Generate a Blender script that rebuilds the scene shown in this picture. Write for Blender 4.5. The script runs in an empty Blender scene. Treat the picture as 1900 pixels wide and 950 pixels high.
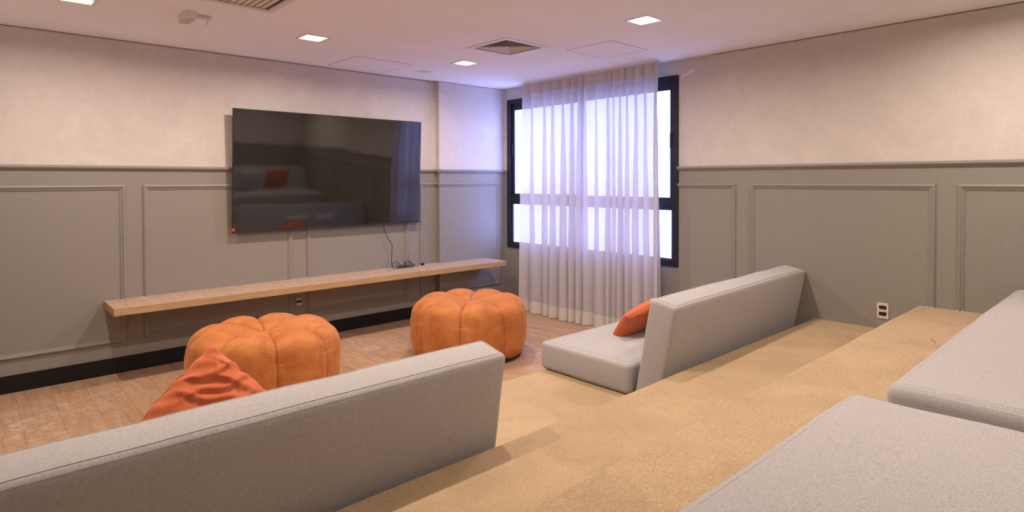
import bpy, bmesh, math, random
import numpy as np
from mathutils import Vector, Matrix, noise

random.seed(7)
sc = bpy.context.scene
COL = sc.collection

# ------------------------------------------------------------------ camera
cam_d = bpy.data.cameras.new('camera')
cam = bpy.data.objects.new('camera', cam_d)
COL.objects.link(cam)
cam_d.sensor_width = 36.0
cam_d.sensor_fit = 'HORIZONTAL'
cam_d.lens = 1110.0065 * 36.0 / 1900.0
cam_d.shift_x = 0.0
cam_d.shift_y = (352.63 - 475.0) / 1900.0
cam_d.clip_start = 0.02
R_ = Vector((0.73612335, -0.67684124, -0.00288782))
U_ = Vector((0.01316321, 0.0100501, 0.99986285))
F_ = Vector((0.67671939, 0.73606041, -0.01630752))
M = Matrix.Identity(4)
for i in range(3):
    M[i][0], M[i][1], M[i][2] = R_[i], U_[i], -F_[i]
M[0][3], M[1][3], M[2][3] = -4.68913, -5.30121, 1.43835
cam.matrix_world = M
sc.camera = cam

# ------------------------------------------------------------------ world, exposure
w = bpy.data.worlds.new('sky')
sc.world = w
w.use_nodes = True
bg = w.node_tree.nodes['Background']
bg.inputs[0].default_value = (0.345, 0.41, 1.0, 1)
bg.inputs[1].default_value = 10.5
sc.view_settings.view_transform = 'Standard'
sc.view_settings.look = 'None'
sc.view_settings.gamma = 1.0
sc.view_settings.use_curve_mapping = False
sc.view_settings.exposure = 0.06
sc.cycles.use_denoising = True
sc.cycles.max_bounces = 10
sc.cycles.diffuse_bounces = 6
sc.cycles.transparent_max_bounces = 12
sc.cycles.sample_clamp_indirect = 6.0
LAMP_W = 19.0
LAMP_COL = (1.0, 0.83, 0.70)

# portal that helps the daylight find the window (casts no light of its own)
pd = bpy.data.lights.new('window_portal', 'AREA')
pd.shape = 'RECTANGLE'; pd.size = 2.1; pd.size_y = 1.6
pd.cycles.is_portal = True
po = bpy.data.objects.new('window_portal', pd); COL.objects.link(po)
po.location = (0.05, -1.25, 1.5)
po.rotation_euler = (0, math.pi / 2, 0)

H = 2.5
XL, YR = -5.0, -5.9      # left wall, rear wall

# ------------------------------------------------------------------ materials
def mat(name):
    m = bpy.data.materials.new(name); m.use_nodes = True
    nt = m.node_tree
    return m, nt, nt.nodes['Principled BSDF']

def tex_coord(nt, scale=(1, 1, 1), rot=(0, 0, 0), kind='Object', rnd=False):
    tc = nt.nodes.new('ShaderNodeTexCoord'); mp = nt.nodes.new('ShaderNodeMapping')
    mp.inputs['Scale'].default_value = scale; mp.inputs['Rotation'].default_value = rot
    nt.links.new(tc.outputs[kind], mp.inputs['Vector'])
    if rnd:
        oi = nt.nodes.new('ShaderNodeObjectInfo'); mu = nt.nodes.new('ShaderNodeMath'); mu.operation = 'MULTIPLY'
        mu.inputs[1].default_value = 37.0
        nt.links.new(oi.outputs['Random'], mu.inputs[0])
        nt.links.new(mu.outputs[0], mp.inputs['Location'])
    return mp.outputs[0]

def noise_n(nt, vec, scale, detail=2.0, rough=0.5, dist=0.0):
    n = nt.nodes.new('ShaderNodeTexNoise')
    n.inputs['Scale'].default_value = scale; n.inputs['Detail'].default_value = detail
    n.inputs['Roughness'].default_value = rough; n.inputs['Distortion'].default_value = dist
    nt.links.new(vec, n.inputs['Vector'])
    return n.outputs['Fac']

def ramp(nt, fac, stops):
    r = nt.nodes.new('ShaderNodeValToRGB')
    e = r.color_ramp.elements
    while len(e) < len(stops): e.new(0.5)
    for i, (p, c) in enumerate(stops):
        e[i].position = p; e[i].color = (c[0], c[1], c[2], 1)
    nt.links.new(fac, r.inputs[0])
    return r.outputs[0]

def mixc(nt, a, b, fac, mode='MIX'):
    n = nt.nodes.new('ShaderNodeMix'); n.data_type = 'RGBA'; n.blend_type = mode
    if isinstance(fac, (int, float)): n.inputs[0].default_value = fac
    else: nt.links.new(fac, n.inputs[0])
    for s, v in ((6, a), (7, b)):
        if isinstance(v, tuple): n.inputs[s].default_value = (v[0], v[1], v[2], 1)
        else: nt.links.new(v, n.inputs[s])
    return n.outputs[2]

def bump(nt, h, strength, dist, bs):
    b = nt.nodes.new('ShaderNodeBump'); b.inputs['Strength'].default_value = strength
    b.inputs['Distance'].default_value = dist
    nt.links.new(h, b.inputs['Height']); nt.links.new(b.outputs[0], bs.inputs['Normal'])

def plain(name, col, rough=0.6, metal=0.0, spec=0.5):
    m, nt, b = mat(name)
    b.inputs['Base Color'].default_value = (*col, 1); b.inputs['Roughness'].default_value = rough
    b.inputs['Metallic'].default_value = metal; b.inputs['Specular IOR Level'].default_value = spec
    return m

def noisy(name, c1, c2, scale, rough=0.6, bs=0.0, bd=0.001, detail=4.0, lo=0.35, hi=0.65, stretch=(1, 1, 1), spec=0.3, dist=0.0):
    m, nt, b = mat(name)
    v = tex_coord(nt, stretch)
    f = noise_n(nt, v, scale, detail, 0.6, dist)
    nt.links.new(ramp(nt, f, [(lo, c1), (hi, c2)]), b.inputs['Base Color'])
    b.inputs['Roughness'].default_value = rough; b.inputs['Specular IOR Level'].default_value = spec
    if bs: bump(nt, f, bs, bd, b)
    return m

MAT = {}
MAT['ceiling'] = noisy('ceiling_paint', (0.87, 0.86, 0.86), (0.90, 0.89, 0.89), 3.0, 0.9, spec=0.1)
# trowelled plaster paint of the upper walls
m, nt, b = mat('plaster_paint')
v = tex_coord(nt)
f1 = noise_n(nt, v, 2.2, 5, 0.6, 1.2); f2 = noise_n(nt, v, 11, 6, 0.65, 2.0)
c = mixc(nt, ramp(nt, f1, [(0.3, (0.545, 0.50, 0.47)), (0.7, (0.655, 0.61, 0.575))]), ramp(nt, f2, [(0.35, (0.56, 0.515, 0.48)), (0.7, (0.665, 0.615, 0.58))]), 0.45)
nt.links.new(c, b.inputs['Base Color']); b.inputs['Roughness'].default_value = 0.72; b.inputs['Specular IOR Level'].default_value = 0.25
bump(nt, f2, 0.12, 0.004, b)
MAT['plaster'] = m
MAT['grey'] = noisy('grey_wall_paint', (0.250, 0.232, 0.205), (0.270, 0.250, 0.222), 40, 0.5, 0.05, 0.001, spec=0.35)
MAT['black_base'] = plain('black_skirting', (0.012, 0.011, 0.010), 0.6, spec=0.2)
MAT['frame'] = noisy('black_aluminium', (0.010, 0.011, 0.014), (0.016, 0.017, 0.02), 60, 0.45, spec=0.4)
MAT['rubber'] = plain('black_plastic', (0.012, 0.012, 0.013), 0.45)
MAT['gap'] = plain('dark_gap', (0.05, 0.04, 0.035), 0.9)
MAT['white_metal'] = plain('white_metal', (0.72, 0.70, 0.67), 0.45)
MAT['vent_metal'] = plain('vent_metal', (0.62, 0.58, 0.53), 0.5)
MAT['dark_inside'] = plain('duct_dark', (0.02, 0.018, 0.016), 0.9)
MAT['ivory'] = noisy('ivory_plastic', (0.66, 0.60, 0.52), (0.74, 0.69, 0.62), 80, 0.4)
MAT['mark'] = plain('printed_mark', (0.16, 0.07, 0.06), 0.6)
MAT['sticker'] = plain('red_sticker', (0.75, 0.06, 0.03), 0.5)
MAT['steel'] = plain('brushed_steel', (0.5, 0.49, 0.47), 0.35, 1.0)

# carpet
m, nt, b = mat('tan_carpet')
v = tex_coord(nt)
fa = noise_n(nt, v, 330, 2, 0.7); fb = noise_n(nt, v, 2.6, 4, 0.6, 0.8); fc = noise_n(nt, v, 90, 3, 0.6)
c1 = ramp(nt, fa, [(0.28, (0.33, 0.225, 0.125)), (0.5, (0.50, 0.36, 0.215)), (0.72, (0.70, 0.54, 0.35))])
c2 = mixc(nt, c1, ramp(nt, fb, [(0.35, (0.84, 0.83, 0.80)), (0.65, (1.0, 1.0, 1.0))]), 1.0, 'MULTIPLY')
c3 = mixc(nt, c2, ramp(nt, fc, [(0.35, (0.90, 0.89, 0.87)), (0.65, (1.0, 1.0, 1.0))]), 1.0, 'MULTIPLY')
nt.links.new(c3, b.inputs['Base Color']); b.inputs['Roughness'].default_value = 0.95; b.inputs['Specular IOR Level'].default_value = 0.1
b.inputs['Sheen Weight'].default_value = 0.15
bump(nt, fa, 0.7, 0.004, b)
MAT['carpet'] = m

# heathered grey upholstery
def heather(name, lo_, mid, hi_, s=(1, 1, 1)):
    m, nt, b = mat(name)
    v = tex_coord(nt, s)
    fa = noise_n(nt, v, 210, 4, 0.72, 0.4); fb = noise_n(nt, v, 700, 1, 0.5)
    c1 = ramp(nt, fa, [(0.3, lo_), (0.5, mid), (0.72, hi_)])
    c2 = mixc(nt, c1, ramp(nt, fb, [(0.3, (0.72, 0.72, 0.72)), (0.7, (1.15, 1.15, 1.15))]), 0.6, 'MULTIPLY')
    nt.links.new(c2, b.inputs['Base Color']); b.inputs['Roughness'].default_value = 0.9
    b.inputs['Specular IOR Level'].default_value = 0.15; b.inputs['Sheen Weight'].default_value = 0.2
    bump(nt, fb, 0.35, 0.0015, b)
    return m
MAT['sofa'] = heather('heather_grey_fabric', (0.33, 0.318, 0.318), (0.40, 0.388, 0.388), (0.475, 0.463, 0.463), (0.45, 1, 1.2))
MAT['seam'] = plain('seam_thread', (0.20, 0.18, 0.17), 0.9)
MAT['grey_pillow'] = heather('grey_pillow_fabric', (0.46, 0.46, 0.46), (0.55, 0.55, 0.55), (0.62, 0.62, 0.62))

def velvet(name, c1, c2, c3, sheen=0.5, sc_=5.0):
    m, nt, b = mat(name)
    v = tex_coord(nt)
    fa = noise_n(nt, v, sc_, 4, 0.6, 1.5); fb = noise_n(nt, v, 500, 1, 0.5)
    nt.links.new(ramp(nt, fa, [(0.3, c1), (0.5, c2), (0.72, c3)]), b.inputs['Base Color'])
    b.inputs['Roughness'].default_value = 0.75; b.inputs['Specular IOR Level'].default_value = 0.2
    b.inputs['Sheen Weight'].default_value = sheen; b.inputs['Sheen Roughness'].default_value = 0.35
    b.inputs['Sheen Tint'].default_value = (1.0, 0.55, 0.28, 1)
    bump(nt, fb, 0.15, 0.001, b)
    return m
MAT['velvet'] = velvet('orange_velvet', (0.38, 0.120, 0.032), (0.47, 0.165, 0.048), (0.56, 0.22, 0.075))
MAT['velvet_groove'] = plain('orange_velvet_seam', (0.20, 0.05, 0.012), 0.9)
MAT['rust'] = velvet('rust_cotton', (0.50, 0.118, 0.045), (0.55, 0.138, 0.055), (0.60, 0.165, 0.070), 0.25, 9.0)

# wood of the shelf: grain across the top, along the front
def wood(name, cA, cB, cC, stretch, dist=2.0, rough=0.45, rnd=False, dust=False, sc_=6.0):
    m, nt, b = mat(name)
    v = tex_coord(nt, stretch, rnd=rnd)
    fa = noise_n(nt, v, sc_, 6, 0.62, dist); fb = noise_n(nt, v, sc_ * 7, 3, 0.6, 0.5)
    c1 = ramp(nt, fa, [(0.3, cA), (0.5, cB), (0.7, cC)])
    c2 = mixc(nt, c1, ramp(nt, fb, [(0.3, (0.86, 0.85, 0.83)), (0.65, (1.0, 1.0, 1.0))]), 0.8, 'MULTIPLY')
    if rnd:
        oi = nt.nodes.new('ShaderNodeObjectInfo')
        c2 = mixc(nt, c2, ramp(nt, oi.outputs['Random'], [(0.0, (0.93, 0.93, 0.93)), (1.0, (1.04, 1.03, 1.02))]), 1.0, 'MULTIPLY')
    if dust:   # plaster dust left from the works
        tc = nt.nodes.new('ShaderNodeTexCoord'); oi2 = nt.nodes.new('ShaderNodeNewGeometry')
        d1 = noise_n(nt, oi2.outputs['Position'], 7.0, 10, 0.72, 2.5)
        d2 = noise_n(nt, oi2.outputs['Position'], 1.1, 2, 0.5, 0.3)
        mu = nt.nodes.new('ShaderNodeMath'); mu.operation = 'MULTIPLY'
        r1 = ramp(nt, d1, [(0.50, (0, 0, 0)), (0.66, (1, 1, 1))]); r2 = ramp(nt, d2, [(0.44, (0.05, 0.05, 0.05)), (0.62, (0.55, 0.55, 0.55))])
        nt.links.new(r1, mu.inputs[0]); nt.links.new(r2, mu.inputs[1])
        c2 = mixc(nt, c2, (0.72, 0.62, 0.52), mu.outputs[0])
    nt.links.new(c2, b.inputs['Base Color']); b.inputs['Roughness'].default_value = rough
    b.inputs['Specular IOR Level'].default_value = 0.4
    bump(nt, fb, 0.08, 0.0008, b)
    return m
MAT['shelf_top'] = wood('oak_laminate_top', (0.34, 0.225, 0.15), (0.48, 0.335, 0.235), (0.56, 0.41, 0.30), (9, 1.1, 9), 1.0)
MAT['shelf_edge'] = wood('oak_laminate_edge', (0.42, 0.265, 0.13), (0.50, 0.33, 0.17), (0.56, 0.385, 0.21), (0.8, 14, 14), 0.6)
MAT['plank'] = wood('floor_vinyl_wood', (0.36, 0.215, 0.125), (0.45, 0.28, 0.17), (0.52, 0.345, 0.22), (7, 0.9, 7), 1.4, 0.42, True, True, 2.6)
MAT['subfloor'] = plain('subfloor', (0.16, 0.10, 0.06), 0.9)

# screen
m, nt, b = mat('tv_screen')
b.inputs['Base Color'].default_value = (0.006, 0.0058, 0.0052, 1); b.inputs['Roughness'].default_value = 0.055
b.inputs['IOR'].default_value = 1.92
v = tex_coord(nt); bump(nt, noise_n(nt, v, 2.2, 1, 0.4), 0.12, 0.02, b)
MAT['screen'] = m

# thin window glass
m = bpy.data.materials.new('window_glass'); m.use_nodes = True; nt = m.node_tree; nt.nodes.clear()
out = nt.nodes.new('ShaderNodeOutputMaterial'); mx = nt.nodes.new('ShaderNodeMixShader')
tr = nt.nodes.new('ShaderNodeBsdfTransparent'); gl = nt.nodes.new('ShaderNodeBsdfGlossy')
tr.inputs[0].default_value = (0.93, 0.95, 0.95, 1); gl.inputs['Roughness'].default_value = 0.02
mx.inputs[0].default_value = 0.05; nt.links.new(tr.outputs[0], mx.inputs[1]); nt.links.new(gl.outputs[0], mx.inputs[2]); nt.links.new(mx.outputs[0], out.inputs[0])
MAT['glass'] = m

# sheer and its doubled bands
def sheer(name, t0, t1, col=(0.80, 0.755, 0.71), trans=0.5):
    m = bpy.data.materials.new(name); m.use_nodes = True; nt = m.node_tree; nt.nodes.clear()
    out = nt.nodes.new('ShaderNodeOutputMaterial')
    v = tex_coord(nt, (1, 1, 0.35))
    f = noise_n(nt, v, 130, 3, 0.6, 2.0)
    f2 = noise_n(nt, tex_coord(nt, (1, 1, 3)), 260, 1, 0.5)
    mxf = nt.nodes.new('ShaderNodeMath'); mxf.operation = 'MULTIPLY_ADD'; mxf.inputs[1].default_value = 0.5
    nt.links.new(f2, mxf.inputs[0]); 
    h = nt.nodes.new('ShaderNodeMath'); h.operation = 'MULTIPLY'; h.inputs[1].default_value = 0.5
    nt.links.new(f, h.inputs[0]); nt.links.new(h.outputs[0], mxf.inputs[2])
    rp = ramp(nt, mxf.outputs[0], [(0.36, (t0, t0, t0)), (0.62, (t1, t1, t1))])
    tr = nt.nodes.new('ShaderNodeBsdfTransparent')
    df = nt.nodes.new('ShaderNodeBsdfDiffuse'); tl = nt.nodes.new('ShaderNodeBsdfTranslucent')
    df.inputs[0].default_value = (*col, 1); tl.inputs[0].default_value = (*col, 1)
    m1 = nt.nodes.new('ShaderNodeMixShader'); m1.inputs[0].default_value = trans
    nt.links.new(df.outputs[0], m1.inputs[1]); nt.links.new(tl.outputs[0], m1.inputs[2])
    m2 = nt.nodes.new('ShaderNodeMixShader')
    nt.links.new(rp, m2.inputs[0]); nt.links.new(m1.outputs[0], m2.inputs[1]); nt.links.new(tr.outputs[0], m2.inputs[2])
    nt.links.new(m2.outputs[0], out.inputs[0])
    return m
MAT['sheer'] = sheer('sheer_linen', 0.03, 0.19, (0.60, 0.57, 0.60), trans=0.20)
MAT['sheer_band'] = sheer('doubled_linen', 0.0, 0.01, (0.60, 0.56, 0.54), trans=0.02)

m = bpy.data.materials.new('lit_diffuser'); m.use_nodes = True; nt = m.node_tree; nt.nodes.clear()
out = nt.nodes.new('ShaderNodeOutputMaterial'); em = nt.nodes.new('ShaderNodeEmission')
em.inputs[0].default_value = (1.0, 0.88, 0.72, 1); em.inputs[1].default_value = 3.2
nt.links.new(em.outputs[0], out.inputs[0])
MAT['lit'] = m

# ------------------------------------------------------------------ mesh helpers
class MB:
    def __init__(s): s.v = []; s.f = []
    def add(s, vs, fs):
        o = len(s.v); s.v += [tuple(p) for p in vs]; s.f += [tuple(i + o for i in f) for f in fs]; return s
    def box(s, x0, x1, y0, y1, z0, z1):
        return s.add([(x0, y0, z0), (x1, y0, z0), (x1, y1, z0), (x0, y1, z0), (x0, y0, z1), (x1, y0, z1), (x1, y1, z1), (x0, y1, z1)],
                     [(0, 3, 2, 1), (4, 5, 6, 7), (0, 1, 5, 4), (1, 2, 6, 5), (2, 3, 7, 6), (3, 0, 4, 7)])
    def tube(s, pts, r, n=8, closed=False):
        P = [Vector(p) for p in pts]; L = len(P); vs = []; fs = []
        prev = None
        for i in range(L):
            if closed: t = (P[(i + 1) % L] - P[i - 1]).normalized()
            else: t = (P[min(i + 1, L - 1)] - P[max(i - 1, 0)]).normalized()
            a = prev if prev is not None else (Vector((0, 0, 1)) if abs(t.z) < 0.9 else Vector((1, 0, 0)))
            a = (a - t * a.dot(t)).normalized(); prev = a; bb = t.cross(a)
            rr = r[i] if isinstance(r, (list, tuple)) else r
            for k in range(n):
                q = 2 * math.pi * k / n; vs.append(P[i] + (a * math.cos(q) + bb * math.sin(q)) * rr)
        for i in range(L if closed else L - 1):
            j = (i + 1) % L
            for k in range(n):
                fs.append((i * n + k, i * n + (k + 1) % n, j * n + (k + 1) % n, j * n + k))
        if not closed:
            fs.append(tuple(range(n - 1, -1, -1))); fs.append(tuple((L - 1) * n + k for k in range(n)))
        return s.add(vs, fs)
    def cyl(s, c, r, h, n=24, axis='z', r2=None):
        r2 = r if r2 is None else r2; vs = []
        for (rr, t) in ((r, 0), (r2, h)):
            for k in range(n):
                q = 2 * math.pi * k / n; a, bb = rr * math.cos(q), rr * math.sin(q)
                vs.append({'z': (c[0] + a, c[1] + bb, c[2] + t), 'y': (c[0] + a, c[1] + t, c[2] + bb), 'x': (c[0] + t, c[1] + a, c[2] + bb)}[axis])
        fs = [(k, (k + 1) % n, n + (k + 1) % n, n + k) for k in range(n)] + [tuple(range(n - 1, -1, -1)), tuple(range(n, 2 * n))]
        return s.add(vs, fs)
    def mesh(s, name, smooth=False):
        me = bpy.data.meshes.new(name); me.from_pydata(s.v, [], s.f)
        bm = bmesh.new(); bm.from_mesh(me); bmesh.ops.recalc_face_normals(bm, faces=bm.faces); bm.to_mesh(me); bm.free()
        if smooth:
            for p in me.polygons: p.use_smooth = True
        return me
    def build(s, name, m, parent=None, smooth=False, loc=None, bevel=0.0, seg=2, wn=False):
        o = bpy.data.objects.new(name, s.mesh(name, smooth or bevel > 0)); COL.objects.link(o)
        o.data.materials.append(m)
        if parent: o.parent = parent
        if loc: o.location = loc
        if bevel:
            bv = o.modifiers.new('bevel', 'BEVEL'); bv.width = bevel; bv.segments = seg; bv.limit_method = 'ANGLE'; bv.harden_normals = True
        return o

def tag(o, label=None, cat=None, group=None, kind=None):
    if label: o['label'] = label
    if cat: o['category'] = cat
    if group: o['group'] = group
    if kind: o['kind'] = kind
    return o

def empty(name, loc=(0, 0, 0), rz=0.0):
    o = bpy.data.objects.new(name, None); COL.objects.link(o); o.location = loc; o.rotation_euler = (0, 0, rz)
    o.empty_display_size = 0.1
    return o

def copy_tree(o, parent=None):
    c = o.copy(); COL.objects.link(c); c.parent = parent
    for ch in list(o.children): copy_tree(ch, c)
    return c

# profile swept along a closed/open rectangular path lying on a wall
def moulding(mb, loop, nrm, prof, closed=True):
    """loop: points on the wall (mitred), nrm: outward wall normal, prof: (across, out) pairs; across runs to the inside of the loop"""
    P = [Vector(p) for p in loop]; n = Vector(nrm); L = len(P)
    dirs = [(P[(i + 1) % L] - P[i]).normalized() for i in range(L if closed else L - 1)]
    vs = []; K = len(prof)
    for i in range(L):
        if closed: d0, d1 = dirs[i - 1], dirs[i]
        else: d0, d1 = dirs[max(i - 1, 0)], dirs[min(i, L - 2)]
        i0, i1 = n.cross(d0), n.cross(d1)
        mt = i0 + i1; mt = mt / (mt.dot(i0)) if mt.length > 1e-6 else i0
        for (a, o_) in prof: vs.append(P[i] + mt * a + n * o_)
    fs = []
    for i in range(L if closed else L - 1):
        j = (i + 1) % L
        for k in range(K - 1): fs.append((i * K + k, i * K + k + 1, j * K + k + 1, j * K + k))
    if not closed:
        fs.append(tuple(range(K))); fs.append(tuple((L - 1) * K + k for k in range(K - 1, -1, -1)))
    return mb.add(vs, fs)
PANEL_PROF = [(0, -0.001), (0, 0.008), (0.004, 0.012), (0.013, 0.017), (0.021, 0.014), (0.024, 0.009), (0.028, 0.009), (0.032, 0.007), (0.037, 0.006), (0.037, -0.001)]
RAIL_PROF = [(0, -0.001), (0, 0.020), (0.004, 0.024), (0.016, 0.026), (0.024, 0.021), (0.027, 0.013), (0.031, 0.013), (0.034, 0.009), (0.039, 0.006), (0.039, -0.001)]

# ------------------------------------------------------------------ setting: floor with planks
fl = MB().box(XL, 0, YR, 0, -0.12, -0.006).build('floor', MAT['subfloor']); tag(fl, kind='structure')
pw, plen = 0.185, 1.22
pm = {}
for i in range(int(5.0 / pw) + 1):
    x0 = XL + i * pw; x1 = min(x0 + pw, 0.0)
    if x1 - x0 < 0.02: continue
    y = 0.0 + (i * 0.47 % plen)
    y1 = 0.0
    y0 = -(((i * 0.47) % plen) + 0.15)
    while y1 > -2.62:
        yy0 = max(y0, -2.66)
        key = (round(x1 - x0, 3), round(y1 - yy0, 3))
        if key not in pm:
            g = 0.0003; W, Ln = key; ch = 0.0009
            a, bb, c_, d_ = g, W - g, g, Ln - g
            mbp = MB().add([(a, c_, -0.006), (bb, c_, -0.006), (bb, d_, -0.006), (a, d_, -0.006),
                            (a, c_, -0.0009), (bb, c_, -0.0009), (bb, d_, -0.0009), (a, d_, -0.0009),
                            (a + ch, c_ + ch, 0), (bb - ch, c_ + ch, 0), (bb - ch, d_ - ch, 0), (a + ch, d_ - ch, 0)],
                           [(0, 1, 5, 4), (1, 2, 6, 5), (2, 3, 7, 6), (3, 0, 4, 7), (4, 5, 9, 8), (5, 6, 10, 9), (6, 7, 11, 10), (7, 4, 8, 11), (8, 9, 10, 11)])
            me = mbp.mesh('plank'); me.materials.append(MAT['plank']); pm[key] = me
        o = bpy.data.objects.new('plank', pm[key]); COL.objects.link(o); o.parent = fl
        o.location = (x0, yy0, 0.0)
        y1 = y0; y0 = y0 - plen

# ceiling with openings for the recessed fittings
LAMPS = [(-1.325, -1.02), (-2.755, -1.02), (-4.185, -1.02), (-1.335, -2.955), (-2.755, -2.955), (-4.185, -2.955), (-0.85, -4.80), (-2.755, -4.88)]
LS = 0.085
holes = [(x - LS, x + LS, y - LS, y + LS) for x, y in LAMPS]
VENT = (-1.465, -1.752, 0.205)
holes.append((VENT[0] - VENT[2], VENT[0] + VENT[2], VENT[1] - VENT[2], VENT[1] + VENT[2]))
CAS = (-3.56, -1.825, 0.29)
holes.append((CAS[0] - CAS[2], CAS[0] + CAS[2], CAS[1] - CAS[2], CAS[1] + CAS[2]))
xs = sorted({XL, 0.0} | {h[0] for h in holes} | {h[1] for h in holes}); ys = sorted({YR, 0.0} | {h[2] for h in holes} | {h[3] for h in holes})
cb = MB()
for i in range(len(xs) - 1):
    for j in range(len(ys) - 1):
        mx_, my_ = (xs[i] + xs[i + 1]) / 2, (ys[j] + ys[j + 1]) / 2
        if any(h[0] < mx_ < h[1] and h[2] < my_ < h[3] for h in holes): continue
        cb.add([(xs[i], ys[j], H), (xs[i + 1], ys[j], H), (xs[i + 1], ys[j + 1], H), (xs[i], ys[j + 1], H)], [(0, 3, 2, 1)])
me = bpy.data.meshes.new('ceiling'); me.from_pydata(cb.v, [], cb.f)
bm = bmesh.new(); bm.from_mesh(me); bmesh.ops.remove_doubles(bm, verts=bm.verts, dist=1e-5); bm.to_mesh(me); bm.free()
ceil = bpy.data.objects.new('ceiling', me); COL.objects.link(ceil); me.materials.append(MAT['ceiling']); tag(ceil, kind='structure')
sm = ceil.modifiers.new('solid', 'SOLIDIFY'); sm.thickness = 0.012; sm.offset = -1
rs = MB().box(XL - 0.1, 0.12, YR - 0.1, 0.12, H + 0.10, H + 0.16).build('ceiling_slab', MAT['ceiling']); tag(rs, kind='structure')

GAP = 2.492
RT, RB = 1.5565, 1.5175   # chair rail
def rail(parent, loop, nrm):
    d = (Vector(loop[1]) - Vector(loop[0])).normalized()
    if Vector(nrm).cross(d).z > 0: loop = loop[::-1]
    moulding(MB_ := MB(), loop, nrm, RAIL_PROF, False); MB_.build('chair_rail', MAT['grey'], parent)
def ring(parent, a, b_, z0, z1, axis, off, nrm, open_bottom=False, open_left=False, open_right=False):
    """picture-frame moulding between a and b_ along the wall"""
    def P(t, z): return (t, off, z) if axis == 'x' else (off, t, z)
    mb = MB()
    pts = [P(a, z0), P(a, z1), P(b_, z1), P(b_, z0)]
    n = Vector(nrm)
    # choose the winding whose inside normal points into the ring
    def inside_ok(L):
        d = (Vector(L[1]) - Vector(L[0])).normalized(); c_ = sum((Vector(p) for p in (P(a, z0), P(b_, z1))), Vector()) / 2
        return n.cross(d).dot(c_ - Vector(L[0])) > 0
    if open_right: pts = [P(b_, z1), P(a, z1), P(a, z0), P(b_, z0)]
    if open_left: pts = [P(a, z0), P(b_, z0), P(b_, z1), P(a, z1)]
    if open_left and open_bottom: pts = [P(a, z1), P(b_, z1), P(b_, z0)]
    if open_bottom and not open_left: pts = [P(a, z0), P(a, z1), P(b_, z1), P(b_, z0)]
    closed = not (open_bottom or open_left or open_right)
    if not inside_ok(pts): pts = pts[::-1]
    moulding(mb, pts, nrm, PANEL_PROF, closed)
    return mb.build('panel_moulding', MAT['grey'], parent)

WT = 0.12
# wall_back (television wall)
wb = MB().box(XL, 0.0, 0.0, WT, RB, GAP).box(XL, 0, 0.012, WT, GAP, H + 0.1).build('wall_back', MAT['plaster']); tag(wb, kind='structure')
MB().box(XL, 0.0, 0.0, WT, -0.1, RB).build('wainscot', MAT['grey'], wb)
pil = empty('pilaster', (0, 0, 0)); 
pil_u = MB().box(-0.93, 0.0, -0.065, 0.0, RB, GAP).box(-0.918, 0.0, -0.053, 0.0, GAP, H).build('pilaster_face', MAT['plaster'], wb)
pil_l = MB().box(-0.93, 0.0, -0.065, 0.0, 0.0, RB).build('pilaster_wainscot', MAT['grey'], wb)
bpy.data.objects.remove(pil)
rail(wb, [(-0.93, 0.0, RT), (XL, 0.0, RT)], (0, -1, 0))
rail(wb, [(0.0, -0.065, RT), (-0.93, -0.065, RT)], (0, -1, 0))
rail(wb, [(-0.93, -0.065 - 0.0, RT), (-0.93, 0.0, RT)], (-1, 0, 0))
PB, PT = 0.226, 1.4125
ring(wb, -4.94, -3.781, PB, PT, 'x', 0.0, (0, -1, 0))
ring(wb, -3.668, -2.508, PB, PT, 'x', 0.0, (0, -1, 0))
ring(wb, -2.371, -1.285, PB, PT, 'x', 0.0, (0, -1, 0))
ring(wb, -1.139, -0.932, PB, PT, 'x', 0.0, (0, -1, 0), open_right=True)
ring(wb, -0.93, -0.074, PB, PT, 'x', -0.065, (0, -1, 0), open_left=True)
for z in (PT, PB + 0.037):   # stubs that turn round the pilaster's side
    mbx = MB(); moulding(mbx, [(-0.93, -0.065, z), (-0.93, 0.0, z)], (-1, 0, 0), PANEL_PROF, False)
    mbx.build('panel_moulding', MAT['grey'], wb)
bb = MB().box(XL, -0.93, -0.012, -0.0005, 0, 0.118).box(-0.942, -0.0, -0.077, -0.0655, 0, 0.118).box(-0.942, -0.9305, -0.0655, -0.0125, 0, 0.118).build('baseboard_back', MAT['black_base']); tag(bb, kind='structure')

# wall_right (window wall) with the opening
WY0, WY1, WZ0, WZ1 = -2.39, -0.13, 0.66, 2.368
wr = MB()
wr.box(0, 0.035, WY1, 0, RB, GAP).box(0, 0.035, YR, WY0, RB, GAP).box(0, 0.035, WY0, WY1, WZ1, GAP)
wr.box(0.012, 0.035, YR, 0, GAP, H + 0.1)
wrt = wr.build('wall_right', MAT['plaster']); tag(wrt, kind='structure')
lw = MB().box(0, 0.035, WY1, 0, -0.1, RB).box(0, 0.035, YR, WY0, -0.1, RB).box(0, 0.035, WY0, WY1, -0.1, WZ0)
lw.build('wainscot', MAT['grey'], wrt)
rail(wrt, [(0, YR, RT), (0, WY0 + 0.006, RT)][::-1], (-1, 0, 0))
rail(wrt, [(0, WY1, RT), (0, -0.065, RT)][::-1], (-1, 0, 0))
T1, T2, T3 = 0.2, 0.4, 0.595
ring(wrt, -2.925, WY0 + 0.006, 0.24, PT - 0.006, 'y', 0.0, (-1, 0, 0), open_right=True)
ring(wrt, -4.298, -3.044, T3 + 0.001, PT - 0.006, 'y', 0.0, (-1, 0, 0), open_bottom=True)
mbx = MB(); moulding(mbx, [(0, -3.044, T1 + 0.001), (0, -3.044, T3 + 0.001)], (-1, 0, 0), PANEL_PROF, False); mbx.build('panel_moulding', MAT['grey'], wrt)
ring(wrt, -5.65, -4.413, T3 + 0.001, PT - 0.006, 'y', 0.0, (-1, 0, 0), open_bottom=True)
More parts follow.
